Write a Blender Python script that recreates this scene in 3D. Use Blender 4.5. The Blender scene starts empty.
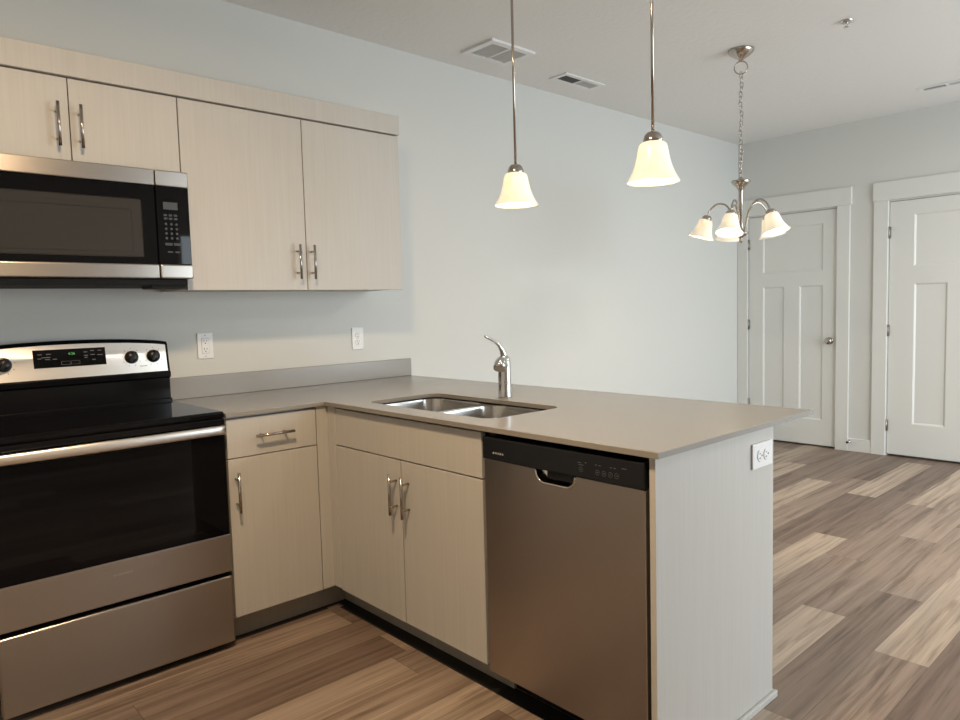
import bpy, bmesh, math, random
from mathutils import Vector, Matrix
R = math.radians
PI = math.pi
scene = bpy.context.scene
col = scene.collection
random.seed(4)

# ------------------------------------------------------------------ camera
yaw, pitch, roll = 0.7415, -0.0731, -0.0268
cyw, syw = math.cos(yaw), math.sin(yaw)
F = Vector((syw * math.cos(pitch), cyw * math.cos(pitch), math.sin(pitch)))
r0 = Vector((cyw, -syw, 0)); u0 = r0.cross(F)
RR = math.cos(roll) * r0 + math.sin(roll) * u0
UU = -math.sin(roll) * r0 + math.cos(roll) * u0
cam_d = bpy.data.cameras.new('camera')
cam_d.sensor_width = 36.0
cam_d.lens = 36.0 * 705.13 / 960
cam_d.clip_start = 0.05
cam = bpy.data.objects.new('camera', cam_d)
M4 = Matrix((RR, UU, -F)).transposed().to_4x4()
M4.translation = Vector((-1.0715, -3.2426, 1.2847))
cam.matrix_world = M4
col.objects.link(cam)
scene.camera = cam

# ------------------------------------------------------------------ world, light, exposure
world = bpy.data.worlds.new('sky')
scene.world = world
world.use_nodes = True
wn = world.node_tree
bg = wn.nodes['Background']
sky = wn.nodes.new('ShaderNodeTexSky')
sky.sky_type = 'NISHITA'
sky.sun_elevation = R(38); sky.sun_rotation = R(40); sky.sun_disc = False
wn.links.new(sky.outputs[0], bg.inputs[0])
bg.inputs[1].default_value = 0.12

scene.view_settings.view_transform = 'Standard'
scene.view_settings.look = 'None'
scene.view_settings.gamma = 1.0
scene.view_settings.use_curve_mapping = False
scene.view_settings.exposure = 0.36
scene.cycles.use_denoising = True
scene.cycles.max_bounces = 10
scene.cycles.diffuse_bounces = 5
scene.cycles.glossy_bounces = 5
scene.cycles.sample_clamp_indirect = 6.0
scene.cycles.caustics_reflective = False

H = 2.725
XF = 5.197          # face of the wall with the doors
YB = -5.4           # wall behind the camera
XL = -2.5           # wall left of the camera


def area_light(name, loc, rot, sx, sy, power, color):
    d = bpy.data.lights.new(name, 'AREA')
    d.shape = 'RECTANGLE'; d.size = sx; d.size_y = sy
    d.energy = power; d.color = color
    o = bpy.data.objects.new(name, d)
    o.location = loc; o.rotation_euler = rot
    col.objects.link(o)
    return o


def point_light(name, loc, power, color, radius):
    d = bpy.data.lights.new(name, 'POINT')
    d.energy = power; d.color = color; d.shadow_soft_size = radius
    o = bpy.data.objects.new(name, d)
    o.location = loc
    col.objects.link(o)
    return o


WARM = (1.0, 0.72, 0.44)
DAY = (0.83, 0.93, 1.0)
# daylight entering by the glazed door in the wall behind the camera
area_light('daylight_patio_door', (3.35, YB - 0.02, 1.15), (R(90), 0, 0), 3.2, 2.0, 114, DAY)
# kitchen ceiling lamp (its dome is built further down)
KL = (-0.55, -2.0)
kd = area_light('kitchen_ceiling_lamp_light', (KL[0], KL[1], H - 0.115), (0, 0, 0), 0.26, 0.26, 38, WARM)
kd.data.shape = 'DISK'
# added out-of-view lamp, made up to brighten the wall with the doors
LL = (3.55, -3.35)
ld = area_light('added_living_fill_light', (LL[0], LL[1], H - 0.115), (0, 0, 0), 0.52, 0.52, 27, (1.0, 0.92, 0.80))
ld.data.shape = 'DISK'


# ------------------------------------------------------------------ materials
def new_mat(name):
    m = bpy.data.materials.new(name)
    m.use_nodes = True
    nt = m.node_tree
    return m, nt, nt.nodes['Principled BSDF']


def node(nt, kind, **kw):
    n = nt.nodes.new(kind)
    for k, v in kw.items():
        setattr(n, k, v)
    return n


def simple(name, color, rough=0.5, metal=0.0, spec=0.5, coat=0.0):
    m, nt, b = new_mat(name)
    b.inputs['Base Color'].default_value = (*color, 1)
    b.inputs['Roughness'].default_value = rough
    b.inputs['Metallic'].default_value = metal
    b.inputs['Specular IOR Level'].default_value = spec
    b.inputs['Coat Weight'].default_value = coat
    return m


def coords(nt, scale):
    tc = node(nt, 'ShaderNodeTexCoord')
    mp = node(nt, 'ShaderNodeMapping')
    mp.inputs['Scale'].default_value = scale
    nt.links.new(tc.outputs['Object'], mp.inputs['Vector'])
    return mp.outputs[0]


def noise(nt, vec, scale, detail=3, rough=0.5, dist=0.0):
    n = node(nt, 'ShaderNodeTexNoise')
    n.inputs['Scale'].default_value = scale
    n.inputs['Detail'].default_value = detail
    n.inputs['Roughness'].default_value = rough
    n.inputs['Distortion'].default_value = dist
    nt.links.new(vec, n.inputs['Vector'])
    return n.outputs['Fac']


def ramp(nt, fac, stops):
    r = node(nt, 'ShaderNodeValToRGB')
    el = r.color_ramp.elements
    while len(el) < len(stops):
        el.new(0.5)
    for e, (p, c) in zip(el, stops):
        e.position = p
        e.color = (*c, 1) if len(c) == 3 else c
    nt.links.new(fac, r.inputs[0])
    return r.outputs[0]


def bump(nt, b, h, strength, dist):
    n = node(nt, 'ShaderNodeBump')
    n.inputs['Strength'].default_value = strength
    n.inputs['Distance'].default_value = dist
    nt.links.new(h, n.inputs['Height'])
    nt.links.new(n.outputs[0], b.inputs['Normal'])


def painted(name, color, nscale, strength, rough=0.6):
    m, nt, b = new_mat(name)
    b.inputs['Base Color'].default_value = (*color, 1)
    b.inputs['Roughness'].default_value = rough
    b.inputs['Specular IOR Level'].default_value = 0.3
    h = noise(nt, coords(nt, (1, 1, 1)), nscale, 3, 0.55)
    bump(nt, b, h, strength, 0.004)
    return m


def grained(name, c1, c2, scale, rough=0.45):
    m, nt, b = new_mat(name)
    v = coords(nt, scale)
    f1 = noise(nt, v, 1.0, 4, 0.6, 0.3)
    c = ramp(nt, f1, [(0.3, c1), (0.7, c2)])
    nt.links.new(c, b.inputs['Base Color'])
    b.inputs['Roughness'].default_value = rough
    b.inputs['Specular IOR Level'].default_value = 0.3
    bump(nt, b, f1, 0.06, 0.002)
    return m


def brushed(name, color, scale, r1, r2, metal=1.0, aniso=0.65):
    """sheet steel with a fine horizontal brushing"""
    m, nt, b = new_mat(name)
    v = coords(nt, scale)
    f = noise(nt, v, 1.0, 2, 0.5)
    b.inputs['Metallic'].default_value = metal
    b.inputs['Base Color'].default_value = (*color, 1)
    mr = node(nt, 'ShaderNodeMapRange')
    mr.inputs[1].default_value = 0.3; mr.inputs[2].default_value = 0.7
    mr.inputs[3].default_value = r1; mr.inputs[4].default_value = r2
    nt.links.new(f, mr.inputs[0])
    nt.links.new(mr.outputs[0], b.inputs['Roughness'])
    tg = node(nt, 'ShaderNodeTangent', direction_type='RADIAL', axis='Z')
    nt.links.new(tg.outputs[0], b.inputs['Tangent'])
    b.inputs['Anisotropic'].default_value = aniso
    b.inputs['Anisotropic Rotation'].default_value = 0.25
    return m


def emissive(name, color, strength):
    m, nt, b = new_mat(name)
    b.inputs['Base Color'].default_value = (*color, 1)
    b.inputs['Emission Color'].default_value = (*color, 1)
    b.inputs['Emission Strength'].default_value = strength
    return m


def floor_material():
    m, nt, b = new_mat('plank_floor')
    L = nt.links.new

    def math_(op, a, c=None):
        n = node(nt, 'ShaderNodeMath', operation=op)
        for i, s in enumerate((a, c)):
            if s is None:
                continue
            if isinstance(s, (int, float)):
                n.inputs[i].default_value = s
            else:
                L(s, n.inputs[i])
        return n.outputs[0]
    tc = node(nt, 'ShaderNodeTexCoord')
    sp = node(nt, 'ShaderNodeSeparateXYZ')
    L(tc.outputs['Object'], sp.inputs[0])
    X, Y = sp.outputs[0], sp.outputs[1]
    W, LN = 0.1755, 1.22
    SEED = 61
    yr = math_('DIVIDE', math_('ADD', Y, 1.657 + W * SEED), W)
    row = math_('FLOOR', yr)
    fy = math_('FRACT', yr)
    wn1 = node(nt, 'ShaderNodeTexWhiteNoise', noise_dimensions='1D')
    L(row, wn1.inputs['W'])
    xr = math_('ADD', math_('DIVIDE', math_('ADD', X, 30.0), LN), wn1.outputs['Value'])
    cl = math_('FLOOR', xr)
    fx = math_('FRACT', xr)
    cv = node(nt, 'ShaderNodeCombineXYZ')
    L(row, cv.inputs[0]); L(cl, cv.inputs[1])
    wn2 = node(nt, 'ShaderNodeTexWhiteNoise', noise_dimensions='2D')
    L(cv.outputs[0], wn2.inputs['Vector'])
    pid = wn2.outputs['Value']
    base = ramp(nt, pid, [(0.0, (0.150, 0.104, 0.079)), (0.3, (0.215, 0.160, 0.126)), (0.55, (0.285, 0.219, 0.173)),
                          (0.74, (0.345, 0.272, 0.214)), (0.86, (0.41, 0.332, 0.260)), (1.0, (0.47, 0.384, 0.302))])
    # grain runs along the plank, shifted from plank to plank
    gv = node(nt, 'ShaderNodeCombineXYZ')
    L(math_('ADD', math_('MULTIPLY', X, 1.15), math_('MULTIPLY', pid, 37.0)), gv.inputs[0])
    L(math_('MULTIPLY', Y, 22.0), gv.inputs[1])
    L(math_('MULTIPLY', pid, 13.0), gv.inputs[2])
    g1 = noise(nt, gv.outputs[0], 1.0, 5, 0.62, 0.7)
    gv2 = node(nt, 'ShaderNodeCombineXYZ')
    L(math_('ADD', math_('MULTIPLY', X, 3.0), math_('MULTIPLY', pid, 51.0)), gv2.inputs[0])
    L(math_('MULTIPLY', Y, 95.0), gv2.inputs[1])
    g2 = noise(nt, gv2.outputs[0], 1.0, 3, 0.6, 0.2)
    t1 = ramp(nt, g1, [(0.28, (0.48, 0.44, 0.42)), (0.40, (0.70, 0.67, 0.65)), (0.47, (0.96, 0.95, 0.94)), (0.60, (1.04, 1.04, 1.04)), (0.75, (1.22, 1.22, 1.22))])
    t2 = ramp(nt, g2, [(0.25, (0.66, 0.63, 0.61)), (0.42, (0.94, 0.93, 0.93)), (0.7, (1.12, 1.08, 1.08))])

    def mul(a, c):
        n = node(nt, 'ShaderNodeMix', data_type='RGBA', blend_type='MULTIPLY')
        n.inputs[0].default_value = 1.0
        L(a, n.inputs[6]); L(c, n.inputs[7])
        return n.outputs[2]
    gv3 = node(nt, 'ShaderNodeCombineXYZ')
    L(math_('ADD', math_('MULTIPLY', X, 0.45), math_('MULTIPLY', pid, 71.0)), gv3.inputs[0])
    L(math_('MULTIPLY', Y, 26.0), gv3.inputs[1])
    g3 = noise(nt, gv3.outputs[0], 1.0, 2, 0.5, 0.3)
    t3 = ramp(nt, g3, [(0.34, (0.74, 0.71, 0.69)), (0.46, (0.93, 0.92, 0.91)), (0.56, (1.0, 1.0, 1.0)), (0.66, (1.10, 1.10, 1.10))])
    c = mul(mul(mul(base, t1), t2), t3)
    ey = math_('MINIMUM', fy, math_('SUBTRACT', 1.0, fy))
    ex = math_('MINIMUM', fx, math_('SUBTRACT', 1.0, fx))
    sy_ = math_('LESS_THAN', ey, 0.006)
    sx_ = math_('LESS_THAN', ex, 0.0010)
    seam = math_('MAXIMUM', sy_, sx_)
    mx = node(nt, 'ShaderNodeMix', data_type='RGBA', blend_type='MULTIPLY')
    L(seam, mx.inputs[0]); L(c, mx.inputs[6])
    mx.inputs[7].default_value = (0.55, 0.52, 0.50, 1)
    L(mx.outputs[2], b.inputs['Base Color'])
    b.inputs['Roughness'].default_value = 0.42
    b.inputs['Specular IOR Level'].default_value = 0.4
    bump(nt, b, g2, 0.08, 0.002)
    return m


def quartz_material():
    m, nt, b = new_mat('quartz')
    v = coords(nt, (1, 1, 1))
    f = noise(nt, v, 420, 2, 0.5)
    c = ramp(nt, f, [(0.3, (0.255, 0.238, 0.213)), (0.7, (0.292, 0.275, 0.250))])
    nt.links.new(c, b.inputs['Base Color'])
    b.inputs['Roughness'].default_value = 0.22
    b.inputs['Specular IOR Level'].default_value = 0.5
    return m


def shade_material():
    """alabaster glass: partly translucent, lit by the bulb inside"""
    m, nt, b = new_mat('alabaster_glass')
    v = coords(nt, (1, 1, 1))
    f = noise(nt, v, 16, 3, 0.5, 1.2)
    c = ramp(nt, f, [(0.35, (0.95, 0.91, 0.79)), (0.7, (1.0, 0.97, 0.89))])
    nt.links.new(c, b.inputs['Base Color'])
    b.inputs['Roughness'].default_value = 0.25
    nt.links.new(c, b.inputs['Emission Color'])
    b.inputs['Emission Strength'].default_value = 0.14
    tr = node(nt, 'ShaderNodeBsdfTranslucent')
    nt.links.new(c, tr.inputs['Color'])
    mix = node(nt, 'ShaderNodeMixShader')
    mix.inputs[0].default_value = 0.11
    nt.links.new(b.outputs[0], mix.inputs[1])
    nt.links.new(tr.outputs[0], mix.inputs[2])
    nt.links.new(mix.outputs[0], nt.nodes['Material Output'].inputs['Surface'])
    return m


MW = painted('wall_paint', (0.660, 0.668, 0.645), 220, 0.12)
MC = painted('ceiling_paint', (0.80, 0.79, 0.77), 38, 0.55)
MFL = floor_material()
MT = simple('trim_paint', (0.72, 0.728, 0.705), 0.38, spec=0.4)
MWD = grained('pale_laminate', (0.510, 0.494, 0.458), (0.550, 0.534, 0.500), (90, 90, 2.2))
MQ = quartz_material()
MST = brushed('brushed_steel', (0.43, 0.395, 0.36), (4, 4, 1300), 0.29, 0.31)
MSTD = brushed('dishwasher_steel', (0.42, 0.375, 0.335), (4, 4, 1300), 0.29, 0.31)
MSINK = simple('sink_steel', (0.54, 0.52, 0.49), 0.2, 1.0)
MSCOOP = simple('polished_steel', (0.62, 0.58, 0.53), 0.13, 1.0)
MNI = simple('brushed_nickel', (0.46, 0.42, 0.38), 0.17, 1.0)
MHG = simple('hinge_grey', (0.40, 0.39, 0.37), 0.35, 1.0)
MCH = simple('chrome', (0.62, 0.62, 0.62), 0.06, 1.0)
MBK = simple('black_enamel', (0.006, 0.006, 0.007), 0.10, spec=0.2)
MGL = simple('black_glass', (0.004, 0.004, 0.005), 0.03, spec=0.22)
MMW = simple('smoked_window', (0.040, 0.038, 0.036), 0.12, spec=0.3)
MPB = simple('black_plastic', (0.011, 0.012, 0.015), 0.30, spec=0.3)
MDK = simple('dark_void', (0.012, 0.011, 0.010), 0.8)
MPW = simple('white_plastic', (0.80, 0.80, 0.79), 0.35)
MSL = simple('slot_dark', (0.03, 0.03, 0.03), 0.6)
MGR = simple('grille_grey', (0.30, 0.30, 0.31), 0.6)
MGLINT = simple('letter_glint', (0.42, 0.42, 0.42), 0.5)  # glint of the embossed range lettering, painted as a pale tone
MPD = simple('dim_print', (0.095, 0.095, 0.10), 0.5)
MPK = simple('key_print', (0.032, 0.032, 0.034), 0.5)
MLG = simple('logo_print', (0.75, 0.75, 0.75), 0.4)
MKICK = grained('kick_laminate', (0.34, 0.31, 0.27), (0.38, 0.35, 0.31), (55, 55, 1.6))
MGAP = simple('gap_shade_brown', (0.075, 0.055, 0.042), 0.7)  # dark brown that paints the shade in the cabinet door gaps
MGREEN = emissive('green_digits', (0.10, 0.50, 0.12), 0.20)
MSH = shade_material()
MBULB = emissive('lamp_bulb', (1.0, 0.81, 0.56), 112.0)
MDOME = emissive('lamp_dome', (1.0, 0.83, 0.60), 2.2)


# ------------------------------------------------------------------ mesh helpers
def B():
    return bmesh.new()


def box(bm, x0, x1, y0, y1, z0, z1, bev=0.0, seg=2):
    x0, x1 = sorted((x0, x1)); y0, y1 = sorted((y0, y1)); z0, z1 = sorted((z0, z1))
    t = bmesh.new()
    bmesh.ops.create_cube(t, size=1.0)
    for v in t.verts:
        v.co = Vector(((x0 + x1) / 2 + v.co.x * (x1 - x0), (y0 + y1) / 2 + v.co.y * (y1 - y0), (z0 + z1) / 2 + v.co.z * (z1 - z0)))
    if bev > 0:
        bmesh.ops.bevel(t, geom=t.edges[:], offset=bev, segments=seg, profile=0.5, affect='EDGES')
    merge(bm, t)
    return bm


def merge(bm, t, mat=None):
    if mat is not None:
        bmesh.ops.transform(t, matrix=mat, verts=t.verts[:])
    vm = {}
    for v in t.verts:
        vm[v] = bm.verts.new(v.co)
    for f in t.faces:
        try:
            nf = bm.faces.new([vm[v] for v in f.verts])
            nf.smooth = f.smooth
        except ValueError:
            pass
    t.free()


def frame_of(d):
    d = d.normalized()
    a = Vector((0, 0, 1)) if abs(d.z) < 0.9 else Vector((1, 0, 0))
    u = a.cross(d).normalized()
    return u, d.cross(u)


def tube(bm, pts, r, seg=10, cap=True):
    pts = [Vector(p) for p in pts]
    n = len(pts)
    rs = r if isinstance(r, (list, tuple)) else [r] * n
    rings = []
    pu = None
    for i, p in enumerate(pts):
        d = (pts[min(i + 1, n - 1)] - pts[max(i - 1, 0)])
        if d.length < 1e-9:
            d = Vector((0, 0, 1))
        d.normalize()
        if pu is None:
            u, w = frame_of(d)
        else:
            u = (pu - d * pu.dot(d))
            if u.length < 1e-6:
                u, w = frame_of(d)
            u.normalize()
            w = d.cross(u)
        pu = u
        rings.append([bm.verts.new(p + (u * math.cos(2 * PI * k / seg) + w * math.sin(2 * PI * k / seg)) * rs[i]) for k in range(seg)])
    for a, b in zip(rings, rings[1:]):
        for k in range(seg):
            f = bm.faces.new((a[k], a[(k + 1) % seg], b[(k + 1) % seg], b[k]))
            f.smooth = True
    if cap:
        bm.faces.new(rings[0][::-1]); bm.faces.new(rings[-1])
    return bm


def cyl(bm, p0, p1, r, seg=16):
    return tube(bm, [p0, p1], r, seg)


def ring(bm, c, axis, R1, r, seg=20, rs=6, sx=1.0, up=None):
    """closed torus loop; sx stretches it along 'up'"""
    c = Vector(c); axis = Vector(axis).normalized()
    if up is None:
        u, w = frame_of(axis)
    else:
        w = Vector(up).normalized(); u = w.cross(axis).normalized()
    P = [c + u * math.cos(2 * PI * k / seg) * R1 + w * math.sin(2 * PI * k / seg) * R1 * sx for k in range(seg)]
    rings = []
    for k in range(seg):
        d = (P[(k + 1) % seg] - P[k - 1]).normalized()
        a = axis
        b2 = d.cross(a)
        rings.append([bm.verts.new(P[k] + (a * math.cos(2 * PI * j / rs) + b2 * math.sin(2 * PI * j / rs)) * r) for j in range(rs)])
    for k in range(seg):
        A, Bq = rings[k], rings[(k + 1) % seg]
        for j in range(rs):
            f = bm.faces.new((A[j], A[(j + 1) % rs], Bq[(j + 1) % rs], Bq[j]))
            f.smooth = True
    return bm


def lathe(bm, prof, c, axis=(0, 0, 1), seg=32, capA=True, capB=True):
    """prof: list of (radius, height along axis)"""
    c = Vector(c); ax = Vector(axis).normalized()
    u, w = frame_of(ax)
    rings = []
    for r, h in prof:
        r = max(r, 1e-4)
        rings.append([bm.verts.new(c + ax * h + (u * math.cos(2 * PI * k / seg) + w * math.sin(2 * PI * k / seg)) * r) for k in range(seg)])
    for a, b in zip(rings, rings[1:]):
        for k in range(seg):
            f = bm.faces.new((a[k], a[(k + 1) % seg], b[(k + 1) % seg], b[k]))
            f.smooth = True
    if capA:
        bm.faces.new(rings[0][::-1])
    if capB:
        bm.faces.new(rings[-1])
    return bm


def rrect(x0, x1, y0, y1, r, n=6):
    pts = []
    for cx, cy, a0 in ((x1 - r, y1 - r, 0), (x0 + r, y1 - r, 90), (x0 + r, y0 + r, 180), (x1 - r, y0 + r, 270)):
        for k in range(n + 1):
            a = R(a0 + 90 * k / n)
            pts.append((cx + r * math.cos(a), cy + r * math.sin(a)))
    return pts


def plate(bm, outer, holes, z0, z1, place=None):
    """flat plate with holes, outlined in (a, b), thick from z0 to z1; place maps (a, b, c) to the room"""
    place = place or (lambda a, b, c: (a, b, c))
    t = bmesh.new()
    edges = []
    for loop in [outer] + holes:
        vs = [t.verts.new((a, b, 0)) for a, b in loop]
        for i in range(len(vs)):
            edges.append(t.edges.new((vs[i], vs[(i + 1) % len(vs)])))
    bmesh.ops.triangle_fill(t, use_beauty=True, use_dissolve=False, edges=edges, normal=(0, 0, 1))
    faces = [[(v.co.x, v.co.y) for v in f.verts] for f in t.faces]
    t.free()
    cache = {}

    def V(a, b, c):
        k = (round(a, 6), round(b, 6), c)
        if k not in cache:
            cache[k] = bm.verts.new(place(a, b, c))
        return cache[k]
    for f in faces:
        bm.faces.new([V(a, b, z1) for a, b in f])
        bm.faces.new([V(a, b, z0) for a, b in reversed(f)])
    for loop in [outer] + holes:
        for i in range(len(loop)):
            p, q = loop[i], loop[(i + 1) % len(loop)]
            bm.faces.new((V(*p, z0), V(*q, z0), V(*q, z1), V(*p, z1)))
    bmesh.ops.recalc_face_normals(bm, faces=bm.faces[:])
    return bm


def text_bm(bm, s, size, mat, extrude=0.0006, spacing=1.0):
    cu = bpy.data.curves.new('lettering', 'FONT')
    cu.body = s; cu.size = size; cu.extrude = extrude; cu.space_character = spacing
    cu.align_x = 'CENTER'; cu.align_y = 'CENTER'
    o = bpy.data.objects.new('lettering', cu)
    col.objects.link(o)
    dg = bpy.context.evaluated_depsgraph_get()
    me = bpy.data.meshes.new_from_object(o.evaluated_get(dg))
    t = bmesh.new(); t.from_mesh(me)
    merge(bm, t, mat)
    bpy.data.objects.remove(o); bpy.data.meshes.remove(me); bpy.data.curves.remove(cu)


def basis(origin, a, b, c):
    m = Matrix((Vector(a), Vector(b), Vector(c))).transposed().to_4x4()
    m.translation = Vector(origin)
    return m


def origin_of(o):
    p = Vector((0, 0, 0))
    while o is not None:
        p += o.location
        o = o.parent
    return p


def obj(name, bm, mat, parent=None, at=None):
    """links bm as ONE mesh object; the shape is given in room coordinates, 'at' is a top-level origin"""
    org = origin_of(parent) if parent else Vector(at or (0, 0, 0))
    bmesh.ops.recalc_face_normals(bm, faces=bm.faces[:])
    for v in bm.verts:
        v.co -= org
    me = bpy.data.meshes.new(name)
    bm.to_mesh(me); bm.free()
    me.materials.append(mat)
    o = bpy.data.objects.new(name, me)
    col.objects.link(o)
    if parent:
        o.parent = parent
    else:
        o.location = org
    return o


def pieces(name, bm, mat, parent):
    """links every connected piece of bm as a part of its own"""
    bm.verts.ensure_lookup_table()
    seen = set()
    for v0 in bm.verts:
        if v0 in seen:
            continue
        stack, comp = [v0], []
        seen.add(v0)
        while stack:
            v = stack.pop()
            comp.append(v)
            for e in v.link_edges:
                w = e.other_vert(v)
                if w not in seen:
                    seen.add(w); stack.append(w)
        t = bmesh.new()
        vm = {v: t.verts.new(v.co) for v in comp}
        for f in {f for v in comp for f in v.link_faces}:
            t.faces.new([vm[v] for v in f.verts]).smooth = f.smooth
        obj(name, t, mat, parent)
    bm.free()


def tag(o, label, cat, group=None):
    o['label'] = label; o['category'] = cat
    if group:
        o['group'] = group
    return o


def thing(name, loc, label, cat, group=None):
    o = bpy.data.objects.new(name, None)
    o.empty_display_size = 0.1
    o.location = loc
    col.objects.link(o)
    return tag(o, label, cat, group)


def struct(name, bm, mat, parent=None):
    o = obj(name, bm, mat, parent)
    if not parent:
        o['kind'] = 'structure'
    return o


def struct_root(name, loc):
    o = bpy.data.objects.new(name, None)
    o.location = loc; o['kind'] = 'structure'
    col.objects.link(o)
    return o


def tube_handle(parent, p0, p1, out, name='handle'):
    """bar pull between p0 and p1, standing 'out' off the face on two posts"""
    p0, p1, out = Vector(p0), Vector(p1), Vector(out)
    bm = B()
    cyl(bm, p0, p1, 0.0058, 14)
    d = (p1 - p0)
    for t in (0.19, 0.81):
        q = p0 + d * t
        cyl(bm, q, q - out, 0.0042, 10)
    return obj(name, bm, MNI, parent)


# ------------------------------------------------------------------ room shell
struct('floor', box(B(), XL - 0.12, XF + 0.2, YB - 0.12, 0.12, -0.1, 0.0), MFL)
struct('ceiling', box(B(), XL - 0.12, XF + 0.2, YB - 0.12, 0.12, H, H + 0.1), MC)
struct('wall_back', box(B(), XL - 0.12, XF + 0.2, 0.0, 0.12, 0, H), MW)
struct('wall_left', box(B(), XL - 0.12, XL, YB, 0.0, 0, H), MW)

D1 = (-0.106, -0.874)      # hinge edge, latch edge
D2 = (-1.280, -2.048)
DZ = 2.040
J = 0.004
bm = B()
XW = XF + 0.20
for ya, yb, za, zb in ((0.0, D1[0] + J, 0, H), (D1[1] - 0.008, D2[0] + J, 0, H), (D2[1] - 0.008, YB, 0, H),
                       (D1[0] + J, D1[1] - 0.008, DZ + J, H), (D2[0] + J, D2[1] - 0.008, DZ + J, H)):
    box(bm, XF, XW, ya, yb, za, zb)
box(bm, XF + 0.06, XW, D1[0] + J, D1[1] - 0.008, 0, DZ + J)
box(bm, XF + 0.06, XW, D2[0] + J, D2[1] - 0.008, 0, DZ + J)
struct('wall_right', bm, MW)

# wall behind the camera with a glazed door opening
bm = B()
op = [(1.72, 4.98, 0.05, 2.20)]
(da, db, dc, de), = op
box(bm, XL, da, YB - 0.12, YB, 0, H)
box(bm, da, db, YB - 0.12, YB, 0, dc); box(bm, da, db, YB - 0.12, YB, de, H)
box(bm, db, XF, YB - 0.12, YB, 0, H)
struct('wall_front', bm, MW)
for i, (a, b_, c, d) in enumerate(op):
    bm = B()
    w = 0.05
    box(bm, a, b_, YB - 0.01, YB + 0.015, c, c + w); box(bm, a, b_, YB - 0.01, YB + 0.015, d - w, d)
    for q in (a, (a + b_) / 2 - w / 2, b_ - w):
        box(bm, q, q + w, YB - 0.01, YB + 0.015, c + w, d - w)
    struct('window_%d' % (i + 1), bm, MT)


def panel_door(name, y0, y1, panels, hinge_z, knob_y=None):
    root = struct_root(name, (XF + 0.004, (y0 + y1) / 2, 0.0))
    xf = XF + 0.003
    zb, zt = 0.017, DZ
    bm = B()
    ylo, yhi = min(y0, y1), max(y0, y1)
    rects = [(min(a, b), max(a, b), c, d) for a, b, c, d in panels]
    outer = [(ylo, zb), (yhi, zb), (yhi, zt), (ylo, zt)]
    holes = [[(a, c), (b, c), (b, d), (a, d)] for a, b, c, d in rects]
    plate(bm, outer, holes, 0.0, 0.034, lambda a, b, c: (xf + c, a, b))
    s, dp = 0.013, 0.010
    for a, b, c, d in rects:
        o4 = [(a, c), (b, c), (b, d), (a, d)]
        i4 = [(a + s, c + s), (b - s, c + s), (b - s, d - s), (a + s, d - s)]
        ov = [bm.verts.new((xf, p, q)) for p, q in o4]
        mv = [bm.verts.new((xf + 0.004, p * 0.5 + o[0] * 0.5, q * 0.5 + o[1] * 0.5)) for (p, q), o in zip(i4, o4)]
        iv = [bm.verts.new((xf + dp, p, q)) for p, q in i4]
        for k in range(4):
            bm.faces.new((ov[k], ov[(k + 1) % 4], mv[(k + 1) % 4], mv[k]))
            bm.faces.new((mv[k], mv[(k + 1) % 4], iv[(k + 1) % 4], iv[k]))
        bm.faces.new(iv)
    obj('door_panel', bm, MT, root)
    sgn = 1 if y0 > y1 else -1
    for z in hinge_z:
        hb = B()
        cyl(hb, (XF - 0.005, y0 + 0.003 * sgn, z - 0.046), (XF - 0.005, y0 + 0.003 * sgn, z + 0.046), 0.0062, 12)
        box(hb, XF - 0.002, XF + 0.003, y0 - 0.009, y0 + 0.004, z - 0.044, z + 0.044)
        obj('hinge', hb, MHG, root)
    if knob_y is not None:
        kb = B()
        lathe(kb, [(0.031, 0.0), (0.031, 0.004), (0.026, 0.008), (0.012, 0.010), (0.011, 0.020), (0.018, 0.023), (0.027, 0.029),
                   (0.030, 0.037), (0.028, 0.045), (0.020, 0.050), (0.004, 0.052)], (xf, knob_y, 0.928), (-1, 0, 0), 28)
        obj('door_knob', kb, MNI, root)
    return root


panel_door('door_1', D1[0], D1[1], [(-0.235, -0.765, 1.530, 1.933), (-0.236, -0.432, 0.235, 1.406), (-0.564, -0.767, 0.235, 1.406)],
           (1.80, 1.07, 0.335), -0.826)
panel_door('door_2', D2[0], D2[1], [(-1.452, -1.880, 1.526, 1.932), (-1.458, -1.684, 0.272, 1.390), (-1.800, -1.985 + 0.06, 0.272, 1.390)],
           (1.80, 1.02, 0.250), -2.000)


def casing(name, ya_out, ya_in, yb_in, yb_out, h0, h1):
    bm = B()
    box(bm, XF - 0.018, XF, ya_out, ya_in, 0, 2.056, 0.002, 1)
    box(bm, XF - 0.018, XF, yb_in, yb_out, 0, 2.056, 0.002, 1)
    box(bm, XF - 0.026, XF, h0, h1, 2.056, 2.202, 0.002, 1)
    return struct(name, bm, MT)


casing('trim_1', -0.002, -0.098, -0.882, -0.985, -0.001, -0.997)
casing('trim_2', -1.166, -1.272, -2.056, -2.160, -1.160, -2.172)
bm = B()
box(bm, XF - 0.014, XF, -0.985, -1.166, 0, 0.108, 0.002, 1)
box(bm, XF - 0.014, XF, -2.160, YB, 0, 0.108, 0.002, 1)
struct('baseboard_right', bm, MT)
struct('baseboard_back', box(B(), 1.36, XF - 0.02, -0.014, 0, 0, 0.108, 0.002, 1), MT)
bm = B()
box(bm, XL, XL + 0.014, YB, 0, 0, 0.108)
struct('baseboard_left', bm, MT)

# ------------------------------------------------------------------ wall cabinets
UY, UB = -0.316, -0.296
UT = 2.160


def cab_door(parent, x0, x1, z0, z1, y0=UY, y1=None):
    y1 = y0 + 0.019 if y1 is None else y1
    return obj('cabinet_door', box(B(), x0, x1, y0, y1, z0, z1, 0.0012, 1), MWD, parent)


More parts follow.
